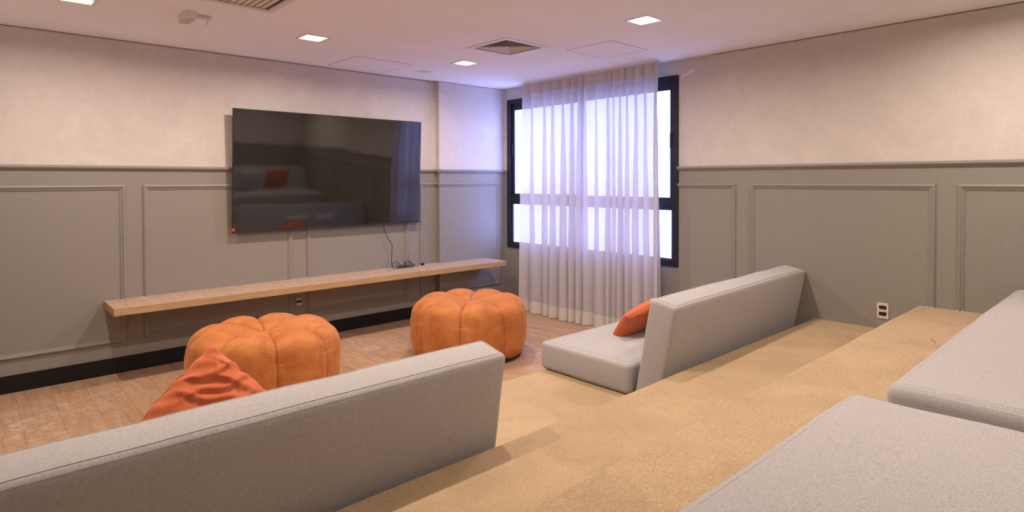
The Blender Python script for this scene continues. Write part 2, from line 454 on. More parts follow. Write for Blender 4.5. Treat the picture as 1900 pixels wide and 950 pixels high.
# paint smear beside the window head, crumbs of filler at the mouldings' feet
sm_pts = [(-2.405, 2.343), (-2.43, 2.372), (-2.47, 2.378), (-2.52, 2.40), (-2.545, 2.395), (-2.53, 2.372), (-2.48, 2.350), (-2.44, 2.345), (-2.415, 2.325)]
mbx = MB(); n_ = len(sm_pts)
mbx.add([(-0.0002, y, z) for y, z in sm_pts] + [(-0.0016, y, z) for y, z in sm_pts], [tuple(range(n_)), tuple(range(2 * n_ - 1, n_ - 1, -1))] + [(i, (i + 1) % n_, n_ + (i + 1) % n_, n_ + i) for i in range(n_)])
tag(mbx.build('paint_smear', MAT['white_metal'], wrt), label='white smear of filler beside the window head')
mbx = MB()
for (y, z) in ((-4.258, T3), (-4.275, T3), (-4.292, T3), (-3.548, T2), (-4.42, T3), (-4.45, T3)):
    mbx.cyl((-0.022, y, z + 0.0005), 0.005, 0.006, 6, 'z', 0.002)
mbx.build('filler_crumb', MAT['white_metal'], wrt)

# wall_left and wall_rear close the room behind the camera
wl = MB().box(XL - WT, XL, YR, WT, RB, H + 0.1).build('wall_left', MAT['plaster']); tag(wl, kind='structure')
MB().box(XL - WT, XL, YR, WT, -0.1, RB).build('wainscot', MAT['grey'], wl)
rail(wl, [(XL, 0, RT), (XL, YR, RT)][::-1], (1, 0, 0))
bl = MB().box(XL, XL + 0.012, -2.55, -0.013, 0, 0.118).build('baseboard_left', MAT['black_base']); tag(bl, kind='structure')
wr2 = MB().box(XL - WT, 0.16, YR - WT, YR, RB, H + 0.1).build('wall_rear', MAT['plaster']); tag(wr2, kind='structure')
MB().box(XL - WT, 0.16, YR - WT, YR, -0.1, RB).build('wainscot', MAT['grey'], wr2)
rail(wr2, [(0, YR, RT), (XL, YR, RT)][::-1], (0, 1, 0))
for a in (-4.9, -3.3, -1.7):
    ring(wr2, a, a + 1.48, T3 + 0.001, PT, 'x', YR, (0, 1, 0), open_bottom=True)

# ceiling edge strip above the curtain
tr1 = MB().box(-0.022, -0.0005, -2.72, -0.066, 2.4925, 2.4995).build('trim_1', MAT['white_metal']); tag(tr1, kind='structure')

# carpeted tiers, nosings rounded
def tier(name, y0, y1, z0, z1, label):
    r = 0.016; mb = MB(); N = 6
    prof = [(y1, z0)] + [(y1 - r + r * math.cos(a), z1 - r + r * math.sin(a)) for a in [math.pi / 2 * k / N for k in range(N + 1)]] + [(y0, z1), (y0, z0)]
    seg = 60; K = len(prof); vs = []
    for i in range(seg + 1):
        x = XL + (0 - XL) * i / seg
        for k, (y, z) in enumerate(prof):
            wob = 0.0035 * noise.noise(Vector((x * 2.3, z1 * 9, 3.1))) if 0 < k <= N + 1 else 0
            vs.append((x, y + wob, z + wob * 0.6))
    fs = [(i * K + k, i * K + (k + 1) % K, (i + 1) * K + (k + 1) % K, (i + 1) * K + k) for i in range(seg) for k in range(K)]
    fs += [tuple(range(K)), tuple(seg * K + k for k in range(K - 1, -1, -1))]
    mb.add(vs, fs)
    o = mb.build(name, MAT['carpet'], smooth=False)
    for p in o.data.polygons: p.use_smooth = False
    tag(o, label=label, kind='structure')
    return o
tier('carpeted_step', YR, -2.562, 0.0, T1, 'lowest carpeted tan step, next to the wood floor')
tier('carpeted_step', YR, -3.54, T1, T2, 'middle carpeted tan step behind the two floor sofas')
tier('carpeted_step', YR, -4.20, T2, T3, 'top carpeted tan step carrying the grey mattresses')

# ------------------------------------------------------------------ window
wn = empty('window_1', (0, 0, 0)); tag(wn, kind='structure')
def bars(rects, x0, x1, name, m, parent, bevel=0.002):
    mb = MB()
    for (a, b_, c_, d_) in rects: mb.box(x0, x1, a, b_, c_, d_)
    return mb.build(name, m, parent, bevel=bevel)
FW = 0.055
bars([(WY0, WY0 + FW, WZ0, WZ1), (WY1 - FW, WY1, WZ0, WZ1), (WY0 + FW, WY1 - FW, WZ1 - FW, WZ1), (WY0 + FW, WY1 - FW, WZ0, WZ0 + FW)], -0.014, 0.036, 'outer_frame', MAT['frame'], wn)
bars([(WY0 + FW, WY1 - FW, 1.185, 1.262)], -0.010, 0.034, 'transom', MAT['frame'], wn)
MID = (WY0 + WY1) / 2
def sash(y0, y1, z0, z1, x0, x1, sw, sh=None):
    sh = sh or sw
    s = bars([(y0, y0 + sw, z0, z1), (y1 - sw, y1, z0, z1), (y0 + sw, y1 - sw, z1 - sh, z1), (y0 + sw, y1 - sw, z0, z0 + sw * 0.6)], x0, x1, 'sash', MAT['frame'], wn)
    MB().box((x0 + x1) / 2 - 0.003, (x0 + x1) / 2 + 0.003, y0 + sw, y1 - sw, z0 + sw * 0.6, z1 - sh).build('pane', MAT['glass'], s)
    return s
s1 = sash(WY0 + FW, MID + 0.02, 1.262, WZ1 - FW, -0.008, 0.010, 0.030, 0.07)
s2 = sash(MID - 0.02, WY1 - FW, 1.262, WZ1 - FW, 0.012, 0.030, 0.042, 0.07)
sash(WY0 + FW, MID + 0.012, WZ0 + FW, 1.185, 0.004, 0.028, 0.022)
sash(MID - 0.012 + 0.024, WY1 - FW, WZ0 + FW, 1.185, 0.004, 0.028, 0.022)
for (s_, y_, xx) in ((s1, WY0 + FW + 0.016, -0.008), (s2, WY1 - FW - 0.018, 0.012)):
    MB().box(xx - 0.012, xx, y_ - 0.010, y_ + 0.010, 1.72, 1.86).build('handle', MAT['rubber'], s_, bevel=0.003)

# ------------------------------------------------------------------ curtain
ct = empty('sheer_curtain', (-0.12, -1.35, 0.0))
tag(ct, 'pale sheer linen curtain hanging in folds from ceiling to floor before the window', 'curtain')
NF = 15; rnd = random.Random(11)
wd = [rnd.choice([0.5, 0.8, 1.1, 1.6]) * rnd.uniform(0.85, 1.2) for _ in range(NF)]; tot = sum(wd); wd = [q / tot for q in wd]
cum = [0]
for q in wd: cum.append(cum[-1] + q)
amps = [rnd.uniform(0.7, 1.25) for _ in range(NF + 1)]
YA, YB = -0.535, -2.275
PER = 22
def curtain_pt(i, z, off=0.0):
    """i: path index 0..NF*PER"""
    f = i / PER; k = min(int(f), NF - 1); t = f - k
    s = cum[k] + wd[k] * t
    zt = (z / 2.48)
    open_ = max(0.0, 1 - zt)
    am = amps[k] * (1 - t) + amps[min(k + 1, NF)] * t
    a = (0.014 + 0.042 * open_ ** 0.6) * am * (0.75 + 0.35 * min(1.2, wd[k] * 16))
    w_ = wd[k] * abs(YB - YA)
    phi = 2 * math.pi * t
    b_ = min(w_, 0.16) * (0.22 + 0.13 * min(1, open_ * 1.6)) 
    drift = 0.014 * noise.noise(Vector((k * 1.7, z * 0.9, 0.3))) * open_ + 0.006 * noise.noise(Vector((f * 1.3, z * 2.2, 5)))
    y = YA + (YB - YA) * s - b_ * math.sin(phi) * 1.0 + drift
    x = -0.118 - a * math.cos(phi + 0.5) - 0.25 * a * math.cos(2 * phi) + 0.004 * noise.noise(Vector((f * 2.1, z * 1.5, 9)))
    # the left edge gathers outward, the right edge flares slightly
    y += -0.03 * open_ * max(0, s - 0.8) / 0.2 + 0.02 * open_ * max(0, 0.1 - s) / 0.1
    return (x - off + 0.12, y + 1.35, z)
def curtain_sheet(name, z0, z1, nz, off, m):
    n = NF * PER + 1; vs = []; fs = []
    for j in range(nz + 1):
        z = z0 + (z1 - z0) * j / nz
        for i in range(n): vs.append(curtain_pt(i, z, off))
    for j in range(nz):
        for i in range(n - 1): fs.append((j * n + i, j * n + i + 1, (j + 1) * n + i + 1, (j + 1) * n + i))
    me = bpy.data.meshes.new(name); me.from_pydata(vs, [], fs)
    for p in me.polygons: p.use_smooth = True
    me.materials.append(m); o = bpy.data.objects.new(name, me); COL.objects.link(o); o.parent = ct
    return o
curtain_sheet('sheer_panel', 0.006, 2.482, 44, 0.0, MAT['sheer'])
curtain_sheet('header_tape', 2.378, 2.484, 3, 0.003, MAT['sheer_band'])
curtain_sheet('hem', 0.005, 0.135, 4, 0.003, MAT['sheer_band'])
rl = MB().box(-0.126, -0.106, -2.27, -0.43, 2.485, 2.4995).build('curtain_rail', MAT['white_metal']); tag(rl, 'slim white curtain rail fixed to the ceiling above the sheer curtain', 'curtain rail')

# ------------------------------------------------------------------ shelf
sh = empty('wall_shelf', (-2.13, 0, 0.503)); tag(sh, 'long floating oak-look shelf on the wall under the television', 'shelf')
SX0, SX1 = -3.925, -0.30
def rel(mb, c_):
    mb.v = [(x - c_[0], y - c_[1], z - c_[2]) for x, y, z in mb.v]; return mb
cS = (-2.13, 0, 0.503)
mb = MB(); z0, z1 = 0.503, 0.5535
mb.add([(SX0, -0.0005, z0), (-0.9305, -0.0005, z0), (-0.9305, -0.0655, z0), (SX1, -0.0655, z0), (SX1, -0.428, z0), (SX0, -0.398, z0),
        (SX0, -0.0005, z1), (-0.9305, -0.0005, z1), (-0.9305, -0.0655, z1), (SX1, -0.0655, z1), (SX1, -0.428, z1), (SX0, -0.398, z1)],
       [(0, 1, 2, 3, 4, 5), (11, 10, 9, 8, 7, 6)] + [(i, (i + 1) % 6, 6 + (i + 1) % 6, 6 + i) for i in range(6)])
rel(mb, cS).build('board', MAT['shelf_top'], sh)
mb = MB(); e = 0.0016
mb.add([(SX0 - e, -0.398, z0), (SX1 + e, -0.428, z0), (SX1 + e, -0.428 - e, z0), (SX0 - e, -0.398 - e, z0),
        (SX0 - e, -0.398, z1), (SX1 + e, -0.428, z1), (SX1 + e, -0.428 - e, z1), (SX0 - e, -0.398 - e, z1)],
       [(0, 1, 2, 3), (4, 5, 6, 7), (0, 1, 5, 4), (1, 2, 6, 5), (2, 3, 7, 6), (3, 0, 4, 7)])
rel(mb, cS).build('front_edging', MAT['shelf_edge'], sh)
rel(MB().box(SX0 - e, SX0, -0.398, -0.001, z0, z1), cS).build('end_edging', MAT['shelf_edge'], sh)
rel(MB().box(SX1, SX1 + e, -0.428, -0.066, z0, z1), cS).build('end_edging', MAT['shelf_edge'], sh)
mb = MB(); rr = random.Random(3)
for k in range(16):
    x = rr.choice([-3.81, -3.66, -2.5, -2.38, -3.3]) + rr.uniform(-0.05, 0.05)
    mb.cyl((x, -rr.uniform(0.002, 0.014), z1), rr.uniform(0.002, 0.0045), 0.003, 6, 'z', 0.0015)
tag(rel(mb, cS).build('filler_crumb', MAT['white_metal'], sh), kind='stuff')

# ------------------------------------------------------------------ television
TW, TH = 1.852, 1.040
tilt = math.atan2(0.050, 1.037)
tvx = (-3.04 - 1.185) / 2
tv = empty('television', (tvx, -0.06, 1.003)); tv.rotation_euler = (tilt, 0, 0)
tag(tv, 'large black flat-screen television mounted on the wall above the shelf', 'television')
hw = TW / 2
MB().box(-hw, hw, 0.0, 0.012, 0.0, TH).build('bezel', MAT['rubber'], tv, bevel=0.002)
MB().box(-hw + 0.007, hw - 0.007, -0.0012, 0.0004, 0.017, TH - 0.007).build('screen', MAT['screen'], tv)
MB().box(-hw + 0.002, hw - 0.002, -0.003, 0.0002, 0.0015, 0.014).build('chin_strip', plain('dark_gloss_strip', (0.03, 0.028, 0.027), 0.2), tv, bevel=0.001)
MB().box(-hw * 0.8, hw * 0.8, 0.0125, 0.032, 0.06, 0.75).build('rear_housing', MAT['rubber'], tv, bevel=0.006)
MB().box(-0.3, 0.3, 0.0325, 0.052, 0.25, 0.62).build('wall_bracket', MAT['rubber'], tv)
tag(MB().box(-hw - 0.004, -hw + 0.018, -0.0035, -0.0015, 0.018, 0.040).build('sticker', MAT['sticker'], tv), label='small red sticker on the lower left corner')

# cable with its coil and plug
cb_ = empty('power_cable', (-1.52, -0.06, z1)); tag(cb_, 'thin black power cable hanging from television and coiled on the shelf', 'cable')
cC = (-1.52, -0.06, z1)
def catmull(P, n=8):
    P = [Vector(p) for p in P]; out_ = []
    for i in range(len(P) - 1):
        p0, p1, p2, p3 = P[max(i - 1, 0)], P[i], P[i + 1], P[min(i + 2, len(P) - 1)]
        for k in range(n):
            t = k / n
            out_.append(0.5 * ((2 * p1) + (-p0 + p2) * t + (2 * p0 - 5 * p1 + 4 * p2 - p3) * t * t + (-p0 + 3 * p1 - 3 * p2 + p3) * t ** 3))
    out_.append(P[-1]); return out_
cord = [(-1.585, -0.035, 1.06), (-1.59, -0.038, 0.985), (-1.585, -0.045, 0.93), (-1.545, -0.05, 0.85), (-1.512, -0.055, 0.80), (-1.513, -0.06, 0.76), (-1.52, -0.065, 0.66), (-1.522, -0.07, 0.60), (-1.50, -0.075, z1 + 0.012)]
rel(MB().tube(catmull(cord), 0.0035, 8), cC).build('cord', MAT['rubber'], cb_, smooth=True)
rr = random.Random(5); pts = []
for k in range(60):
    t = k / 59; a = k * 1.15
    cx_ = -1.49 + 0.19 * t; rad = 0.032 + 0.018 * math.sin(k * 0.7)
    pts.append((cx_ + rad * math.cos(a) * 1.1, -0.095 + 0.5 * rad * math.sin(a) + rr.uniform(-.01, .01), z1 + 0.006 + 0.030 * (1 + math.sin(a * 1.0 + 0.6)) * (0.55 + 0.45 * math.cos(t * 9)) * (0.7 + .3 * rr.random())))
rel(MB().tube(catmull(pts, 6), 0.003, 6), cC).build('coil', MAT['rubber'], cb_, smooth=True)
pts = [pts[-1], (-1.27, -0.10, z1 + 0.012), (-1.24, -0.10, z1 + 0.004), (-1.205, -0.095, z1 + 0.016), (-1.18, -0.09, z1 + 0.024)]
rel(MB().tube(catmull(pts, 6), 0.003, 6), cC).build('plug_lead', MAT['rubber'], cb_, smooth=True)
pg = rel(MB().box(-1.185, -1.150, -0.104, -0.078, z1 + 0.004, z1 + 0.028), cC).build('plug', MAT['rubber'], cb_, bevel=0.006)
rel(MB().cyl((-1.150, -0.096, z1 + 0.012), 0.0022, 0.018, 8, 'x').cyl((-1.150, -0.086, z1 + 0.012), 0.0022, 0.018, 8, 'x'), cC).build('pin', MAT['steel'], pg)

# ------------------------------------------------------------------ bare outlets
def outlet(loc, rz, label, dark):
    """built facing -y at the origin"""
    t = empty('electrical_outlet', loc, rz); tag(t, label, 'outlet')
    W, Hh = 0.068, 0.106; d = 0.006
    if not dark:
        mb = MB(); hw_, hh = W / 2, Hh / 2
        # bracket with two windows
        mb.box(-hw_, -0.024, -d, 0, -hh, hh).box(0.024, hw_, -d, 0, -hh, hh)
        for a, b_ in ((0.036, hh), (-0.008, 0.008), (-hh, -0.036)): mb.box(-0.024, 0.024, -d, 0, a, b_)
        mb.build('bracket', MAT['ivory'], t)
        for a in (0.022, -0.022): MB().box(-0.024, 0.024, -0.0012, -0.0002, a - 0.014, a + 0.014).build('opening', MAT['rubber'], t)
        MB().box(-0.024, 0.024, -0.011, -d, -0.0075, 0.0075).build('module', MAT['ivory'], t, bevel=0.001)
        MB().box(-0.019, -0.014, -0.0116, -0.011, -0.002, 0.003).box(-0.010, -0.003, -0.0116, -0.011, -0.002, 0.003).box(0.002, 0.008, -0.0116, -0.011, -0.002, 0.003).box(0.012, 0.018, -0.0116, -0.011, -0.002, 0.003).build('marking', MAT['mark'], t)
        mb = MB()
        for (a, b_) in ((-0.022, 0.046), (-0.005, 0.044), (0.007, 0.044), (0.024, 0.045), (-0.024, -0.045), (0.002, -0.046), (0.024, -0.046), (-0.001, -0.039)):
            mb.cyl((a, -d - 0.0008, b_), 0.0028, 0.001, 8, 'y')
        tag(mb.build('screw_hole', MAT['rubber'], t), kind='stuff')
    else:
        mb = MB(); hw_, hh = W / 2, Hh / 2
        mb.box(-hw_, hw_, -0.003, 0, -hh, hh); mb.build('bracket', MAT['grey'], t)
        for a in (0.023, -0.023):
            MB().box(-0.026, 0.026, -0.013, -0.003, a - 0.011, a + 0.011).build('module', MAT['ivory'], t, bevel=0.001)
            MB().box(-0.016, -0.006, -0.0136, -0.013, a - 0.003, a + 0.003).box(0.002, 0.014, -0.0136, -0.013, a - 0.003, a + 0.003).build('marking', MAT['mark'], t)
        MB().box(-0.024, 0.024, -0.0045, -0.003, -0.0115, 0.0115).build('opening', MAT['rubber'], t)
        mb = MB()
        for (a, b_) in ((-0.025, 0.046), (0.022, 0.046), (0.0, -0.046), (0.024, -0.044)): mb.cyl((a, -0.004, b_), 0.003, 0.001, 8, 'y')
        tag(mb.build('screw_hole', MAT['rubber'], t), kind='stuff')
outlet((0.0, -3.997, 0.527), math.radians(-90), 'uncovered white outlet on the right wall above the carpeted step', False)
outlet((-2.451, 0.0, 0.345), 0, 'uncovered outlet with two white modules in the shade under the shelf', True)

# ------------------------------------------------------------------ ceiling fittings
def downlight(x, y, label):
    t = empty('ceiling_light', (x, y, H)); tag(t, label, 'ceiling light', 'square recessed ceiling lights')
    s = LS; o = LS + 0.012
    mb = MB()
    for (a, b_, c_, d_) in ((-o, -s + 0.004, -o, o), (s - 0.004, o, -o, o), (-s + 0.004, s - 0.004, -o, -s + 0.004), (-s + 0.004, s - 0.004, s - 0.004, o)):
        mb.box(a, b_, c_, d_, -0.004, 0.0)
    mb.build('trim_ring', MAT['white_metal'], t)
    mb = MB(); q = 0.003
    mb.box(-s, -s + q, -s, s, 0.0005, 0.05).box(s - q, s, -s, s, 0.0005, 0.05).box(-s + q, s - q, -s, -s + q, 0.0005, 0.05).box(-s + q, s - q, s - q, s, 0.0005, 0.05)
    mb.build('housing', MAT['white_metal'], t)
    MB().box(-s + q, s - q, -s + q, s - q, 0.010, 0.016).build('lit_glass', MAT['lit'], t)
    for (a, b_) in ((-1, 1), (1, -1)):
        MB().box(a * 0.070 - 0.009, a * 0.070 + 0.009, b_ * 0.055 - 0.004, b_ * 0.055 + 0.004, -0.010, -0.004).build('clip', MAT['white_metal'], t)
    ld = bpy.data.lights.new('lamp', 'AREA'); ld.shape = 'DISK'; ld.size = 0.03; ld.energy = LAMP_W; ld.color = LAMP_COL; ld.spread = math.radians(168)
    lo = bpy.data.objects.new('lamp', ld); COL.objects.link(lo); lo.parent = t; lo.location = (0, 0, 0.004)
    return t
lbl = ['lit square ceiling light nearest the sheer curtain and the television wall', 'lit square ceiling light above the television',
       'lit square ceiling light at the upper left edge near the television wall', 'lit square ceiling light right of the ceiling vent, above the right sofa',
       'square ceiling light above the middle of the seating, out of view', 'square ceiling light above the left sofa, out of view',
       'square ceiling light over the right mattress, out of view', 'square ceiling light over the top step middle, out of view']
for (x, y), l in zip(LAMPS, lbl): downlight(x, y, l)

# four-way vent
vt = empty('ceiling_vent', (VENT[0], VENT[1], H)); tag(vt, 'square louvred ceiling vent with stepped blades near the middle of the ceiling', 'vent')
o_, s_ = 0.238, VENT[2]
mb = MB()
for (a, b_, c_, d_) in ((-o_, -s_ + 0.01, -o_, o_), (s_ - 0.01, o_, -o_, o_), (-s_ + 0.01, s_ - 0.01, -o_, -s_ + 0.01), (-s_ + 0.01, s_ - 0.01, s_ - 0.01, o_)):
    mb.box(a, b_, c_, d_, -0.006, 0.0)
mb.build('frame', MAT['white_metal'], vt)
mb = MB(); q = 0.003
mb.box(-s_, -s_ + q, -s_, s_, 0.0005, 0.09).box(s_ - q, s_, -s_, s_, 0.0005, 0.09).box(-s_ + q, s_ - q, -s_, -s_ + q, 0.0005, 0.09).box(-s_ + q, s_ - q, s_ - q, s_, 0.0005, 0.09).box(-s_, s_, -s_, s_, 0.09, 0.095)
mb.build('duct_box', MAT['dark_inside'], vt)
NB = 7
for k in range(NB):
    ob = s_ - 0.004 - k * 0.0285; it = ob - 0.0275; zb, zt = -0.003, 0.016   # bottom edge outside, top edge inside
    if it < 0.004: it = 0.004
    mb = MB(); th = 0.0015
    vs = []
    for (r_, z_) in ((ob, zb), (it, zt), (it, zt + th), (ob, zb + th)):
        vs += [(-r_, -r_, z_), (r_, -r_, z_), (r_, r_, z_), (-r_, r_, z_)]
    fs = []
    for l in range(4):
        m_ = (l + 1) % 4
        for c_ in range(4): fs.append((l * 4 + c_, l * 4 + (c_ + 1) % 4, m_ * 4 + (c_ + 1) % 4, m_ * 4 + c_))
    mb.add(vs, fs); mb.build('louvre', MAT['vent_metal'], vt)

# slatted return grille at the frame's top edge
cg = empty('ceiling_grille', (CAS[0], CAS[1], H)); tag(cg, 'large slatted air grille cut by the top left edge of the picture', 'grille')
o_, s_ = CAS[2] + 0.025, CAS[2]
mb = MB()
for (a, b_, c_, d_) in ((-o_, -s_ + 0.012, -o_, o_), (s_ - 0.012, o_, -o_, o_), (-s_ + 0.012, s_ - 0.012, -o_, -s_ + 0.012), (-s_ + 0.012, s_ - 0.012, s_ - 0.012, o_)):
    mb.box(a, b_, c_, d_, -0.012, 0.0)
mb.build('frame', MAT['white_metal'], cg, bevel=0.003)
MB().box(-s_ + 0.001, s_ - 0.001, -s_ + 0.001, s_ - 0.001, 0.05, 0.055).build('filter', MAT['dark_inside'], cg)
sl = MB(); pitch = 0.036; n_s = int((2 * s_ - 0.03) / pitch)
sl.add([(-0.0185, -s_ + 0.013, -0.003), (0.0185, -s_ + 0.013, 0.003), (0.0185, s_ - 0.013, 0.003), (-0.0185, s_ - 0.013, -0.003),
        (-0.0185, -s_ + 0.013, -0.001), (0.0185, -s_ + 0.013, 0.005), (0.0185, s_ - 0.013, 0.005), (-0.0185, s_ - 0.013, -0.001)],
       [(0, 3, 2, 1), (4, 5, 6, 7), (0, 1, 5, 4), (1, 2, 6, 5), (2, 3, 7, 6), (3, 0, 4, 7)])
sme = sl.mesh('slat'); sme.materials.append(plain('beige_slat', (0.74, 0.64, 0.52), 0.6))
for k in range(n_s):
    o = bpy.data.objects.new('slat', sme); COL.objects.link(o); o.parent = cg; o.location = (-s_ + 0.033 + k * pitch, 0, 0)

# flush access hatches
def hatch(x0, x1, y0, y1, label):
    t = empty('access_hatch', ((x0 + x1) / 2, (y0 + y1) / 2, H)); tag(t, label, 'hatch', 'flush ceiling hatches')
    a, b_ = (x1 - x0) / 2, (y1 - y0) / 2; g = 0.0035
    mb = MB().box(-a, a, -b_, -b_ + g, -0.0012, -0.0001).box(-a, a, b_ - g, b_, -0.0012, -0.0001).box(-a, -a + g, -b_ + g, b_ - g, -0.0012, -0.0001).box(a - g, a, -b_ + g, b_ - g, -0.0012, -0.0001)
    mb.build('edge_gap', MAT['gap'], t)
    MB().box(-a + g, a - g, -b_ + g, b_ - g, -0.0010, -0.0001).build('cover', MAT['ceiling'], t)
hatch(-1.04, -0.558, -2.45, -1.988, 'flush square ceiling hatch outlined near the curtain, right of the vent')
hatch(-2.205, -1.635, -0.645, -0.105, 'flush square ceiling hatch near the television wall, above the screen')
pl = empty('ceiling_plate', (-1.357, -0.42, H)); tag(pl, 'small faint square cover plate on the ceiling beside the hatch', 'cover plate')
MB().box(-0.06, 0.06, -0.06, 0.06, -0.003, -0.0001).build('plate', MAT['white_metal'], pl, bevel=0.001)
MB().cyl((0, 0, -0.006), 0.012, 0.003, 16).build('knockout', MAT['vent_metal'], pl)

# emergency fitting
ef = empty('emergency_light', (-3.62, -1.10, H)); tag(ef, 'small white emergency light box with a side arm on the ceiling', 'emergency light')
EM = plain('offwhite_plastic', (0.72, 0.69, 0.66), 0.5)
MB().box(-0.032, 0.032, -0.10, 0.10, -0.042, -0.0005).build('body', EM, ef, bevel=0.004)
MB().box(-0.028, 0.028, -0.07, 0.09, -0.0445, -0.042).build('lens', noisy('frosted_lens', (0.5, 0.44, 0.38), (0.56, 0.5, 0.43), 90, 0.5), ef, bevel=0.001)
MB().box(0.032, 0.130, -0.035, -0.005, -0.022, -0.004).build('arm', EM, ef, bevel=0.002)
MB().cyl((0.110, -0.020, -0.055), 0.005, 0.033, 12).build('peg', EM, ef)
MB().cyl((-0.037, -0.06, -0.022), 0.006, 0.005, 12, 'x').build('indicator', plain('yellow_indicator', (0.8, 0.7, 0.25), 0.4), ef)

# ------------------------------------------------------------------ upholstery helpers
def rbox(sx, sy, sz, r, seed=0, puff=0.006, wr=0.003, shear=0.0):
    """soft block centred on x,y with its base at z=0"""
    def axis(L):
        h = L / 2; e_ = [-h, -h + r * 0.12, -h + r * 0.35, -h + r * 0.65, -h + r]
        n = max(2, int((L - 2 * r) / 0.05)); mid = [-h + r + (L - 2 * r) * k / n for k in range(1, n)]
        return e_ + mid + [-q for q in reversed(e_)]
    X, Y, Z = axis(sx), axis(sy), axis(sz)
    bm = bmesh.new(); cache = {}
    def vert(p):
        k = (round(p[0], 5), round(p[1], 5), round(p[2], 5))
        if k in cache: return cache[k]
        h = (sx / 2 - r, sy / 2 - r, sz / 2 - r)
        q = Vector([max(-h[i], min(h[i], p[i])) for i in range(3)])
        d = Vector(p) - q
        n = d.normalized() if d.length > 1e-9 else Vector((0, 0, 1))
        v = q + n * r
        fx = 1 - (2 * v.x / sx) ** 4; fy = 1 - (2 * v.y / sy) ** 4; fz = 1 - (2 * v.z / sz) ** 4
        if abs(n.z) > 0.7: v += n * puff * max(0, fx) * max(0, fy)
        if abs(n.y) > 0.7: v += n * puff * 0.8 * max(0, fx) * max(0, fz)
        if abs(n.x) > 0.7: v += n * puff * 0.6 * max(0, fy) * max(0, fz)
        v += n * wr * noise.noise(Vector((v.x * 4 + seed * 7, v.y * 4, v.z * 4)))
        cache[k] = bm.verts.new(v + Vector((0, 0, sz / 2))); return cache[k]
    def grid(A, B, f):
        for i in range(len(A) - 1):
            for j in range(len(B) - 1):
                try: bm.faces.new([vert(f(A[i], B[j])), vert(f(A[i + 1], B[j])), vert(f(A[i + 1], B[j + 1])), vert(f(A[i], B[j + 1]))])
                except ValueError: pass
    for s in (-1, 1):
        grid(X, Y, lambda a, b_: (a, b_, s * sz / 2)); grid(X, Z, lambda a, b_: (a, s * sy / 2, b_)); grid(Y, Z, lambda a, b_: (s * sx / 2, a, b_))
    bmesh.ops.recalc_face_normals(bm, faces=bm.faces)
    me = bpy.data.meshes.new('soft'); bm.to_mesh(me); bm.free()
    for p in me.polygons: p.use_smooth = True
    return me

def soft(name, parent, dims, r, m, loc, rot=(0, 0, 0), seed=0, puff=0.006, wr=0.003):
    me = rbox(*dims, r, seed, puff, wr); me.name = name; me.materials.append(m)
    o = bpy.data.objects.new(name, me); COL.objects.link(o); o.parent = parent; o.location = loc; o.rotation_euler = rot
    return o

def seam_loop(parent, sx, sy, z, inset, r=0.0016, seed=0, wob=0.004, dz=0.0, m='seam'):
    zh = z / 2 * 4
    pts = []; hx, hy = sx / 2 - inset, sy / 2 - inset
    cr = 0.02
    def corner(cx_, cy_, a0):
        return [(cx_ + cr * math.cos(a0 + math.pi / 2 * k / 4), cy_ + cr * math.sin(a0 + math.pi / 2 * k / 4)) for k in range(5)]
    ring_ = corner(hx - cr, hy - cr, 0) + corner(-hx + cr, hy - cr, math.pi / 2) + corner(-hx + cr, -hy + cr, math.pi) + corner(hx - cr, -hy + cr, 1.5 * math.pi)
    full = []
    for i in range(len(ring_)):
        a, b_ = ring_[i], ring_[(i + 1) % len(ring_)]; L = math.dist(a, b_); n = max(1, int(L / 0.06))
        for k in range(n): full.append((a[0] + (b_[0] - a[0]) * k / n, a[1] + (b_[1] - a[1]) * k / n))
    P = []
    for (x, y) in full:
        fx = max(0, 1 - (2 * x / sx) ** 4) * max(0, 1 - (2 * y / sy) ** 4)
        P.append((x, y, z + dz * fx + wob * noise.noise(Vector((x * 4 + seed * 7, y * 4, zh)))))
    return MB().tube(P, r, 6, True).build('seam', MAT[m], parent, smooth=True)

def floor_sofa(label, x0, x1, yf, zb, depth, yb_off, yaw, seed, back_h=0.575, seat_t=0.18, lean=math.radians(10.5), group='low grey floor sofas', seat_yaw=0.0, bx=None):
    """yf: front edge y, zb: the step it lies on"""
    L = x1 - x0; t = empty('floor_sofa', ((x0 + x1) / 2, yf - depth / 2, zb)); tag(t, label, 'sofa', group)
    s = soft('seat_cushion', t, (L, depth, seat_t), 0.030 if zb < 0.5 else 0.042, MAT['sofa'], (0, 0, 0.001), (0, 0, seat_yaw), seed, 0.006, 0.004)
    seam_loop(s, L, depth, seat_t - 0.0006 if zb < 0.5 else seat_t - 0.0013, 0.034, 0.0016 if zb < 0.5 else 0.0007, seed=seed, dz=0.006, m='seam' if zb < 0.5 else 'sofa')
    D = 0.168
    bl_ = L if bx is None else bx
    b_ = soft('backrest', t, (bl_, D, back_h), 0.026, MAT['sofa'], (0, -depth / 2 + yb_off, 0.004), (lean, 0, yaw), seed + 3, 0.005, 0.005)
    seam_loop(b_, bl_, D, back_h - 0.0006, 0.024, seed=seed + 3, dz=0.005, wob=0.005)
    return t

# right sofa: seat -1.90..0 ; backrest leans on the middle step's edge
floor_sofa('grey floor sofa by the right wall, orange and grey pillows on its seat', -1.90, -0.012, -2.535, T1, 0.715, -0.083, math.radians(2.0), 1)
floor_sofa('grey floor sofa at the lower left with its long backrest towards us', -4.992, -3.11, -2.56, T1, 0.735, -0.082, 0.0, 5)
# wide seats on the top step
ydb = -4.70
floor_sofa('pale grey mattress seat on the top step touching the right wall', -2.49, -0.012, -4.695, T3, 0.74, -0.095, 0.0, 9, group='grey seats on the top step')
floor_sofa('pale grey mattress seat in the lower right foreground, nearest to us', -4.992, -2.63, -4.635, T3, 0.80, -0.095, 0.0, 12, group='grey seats on the top step')

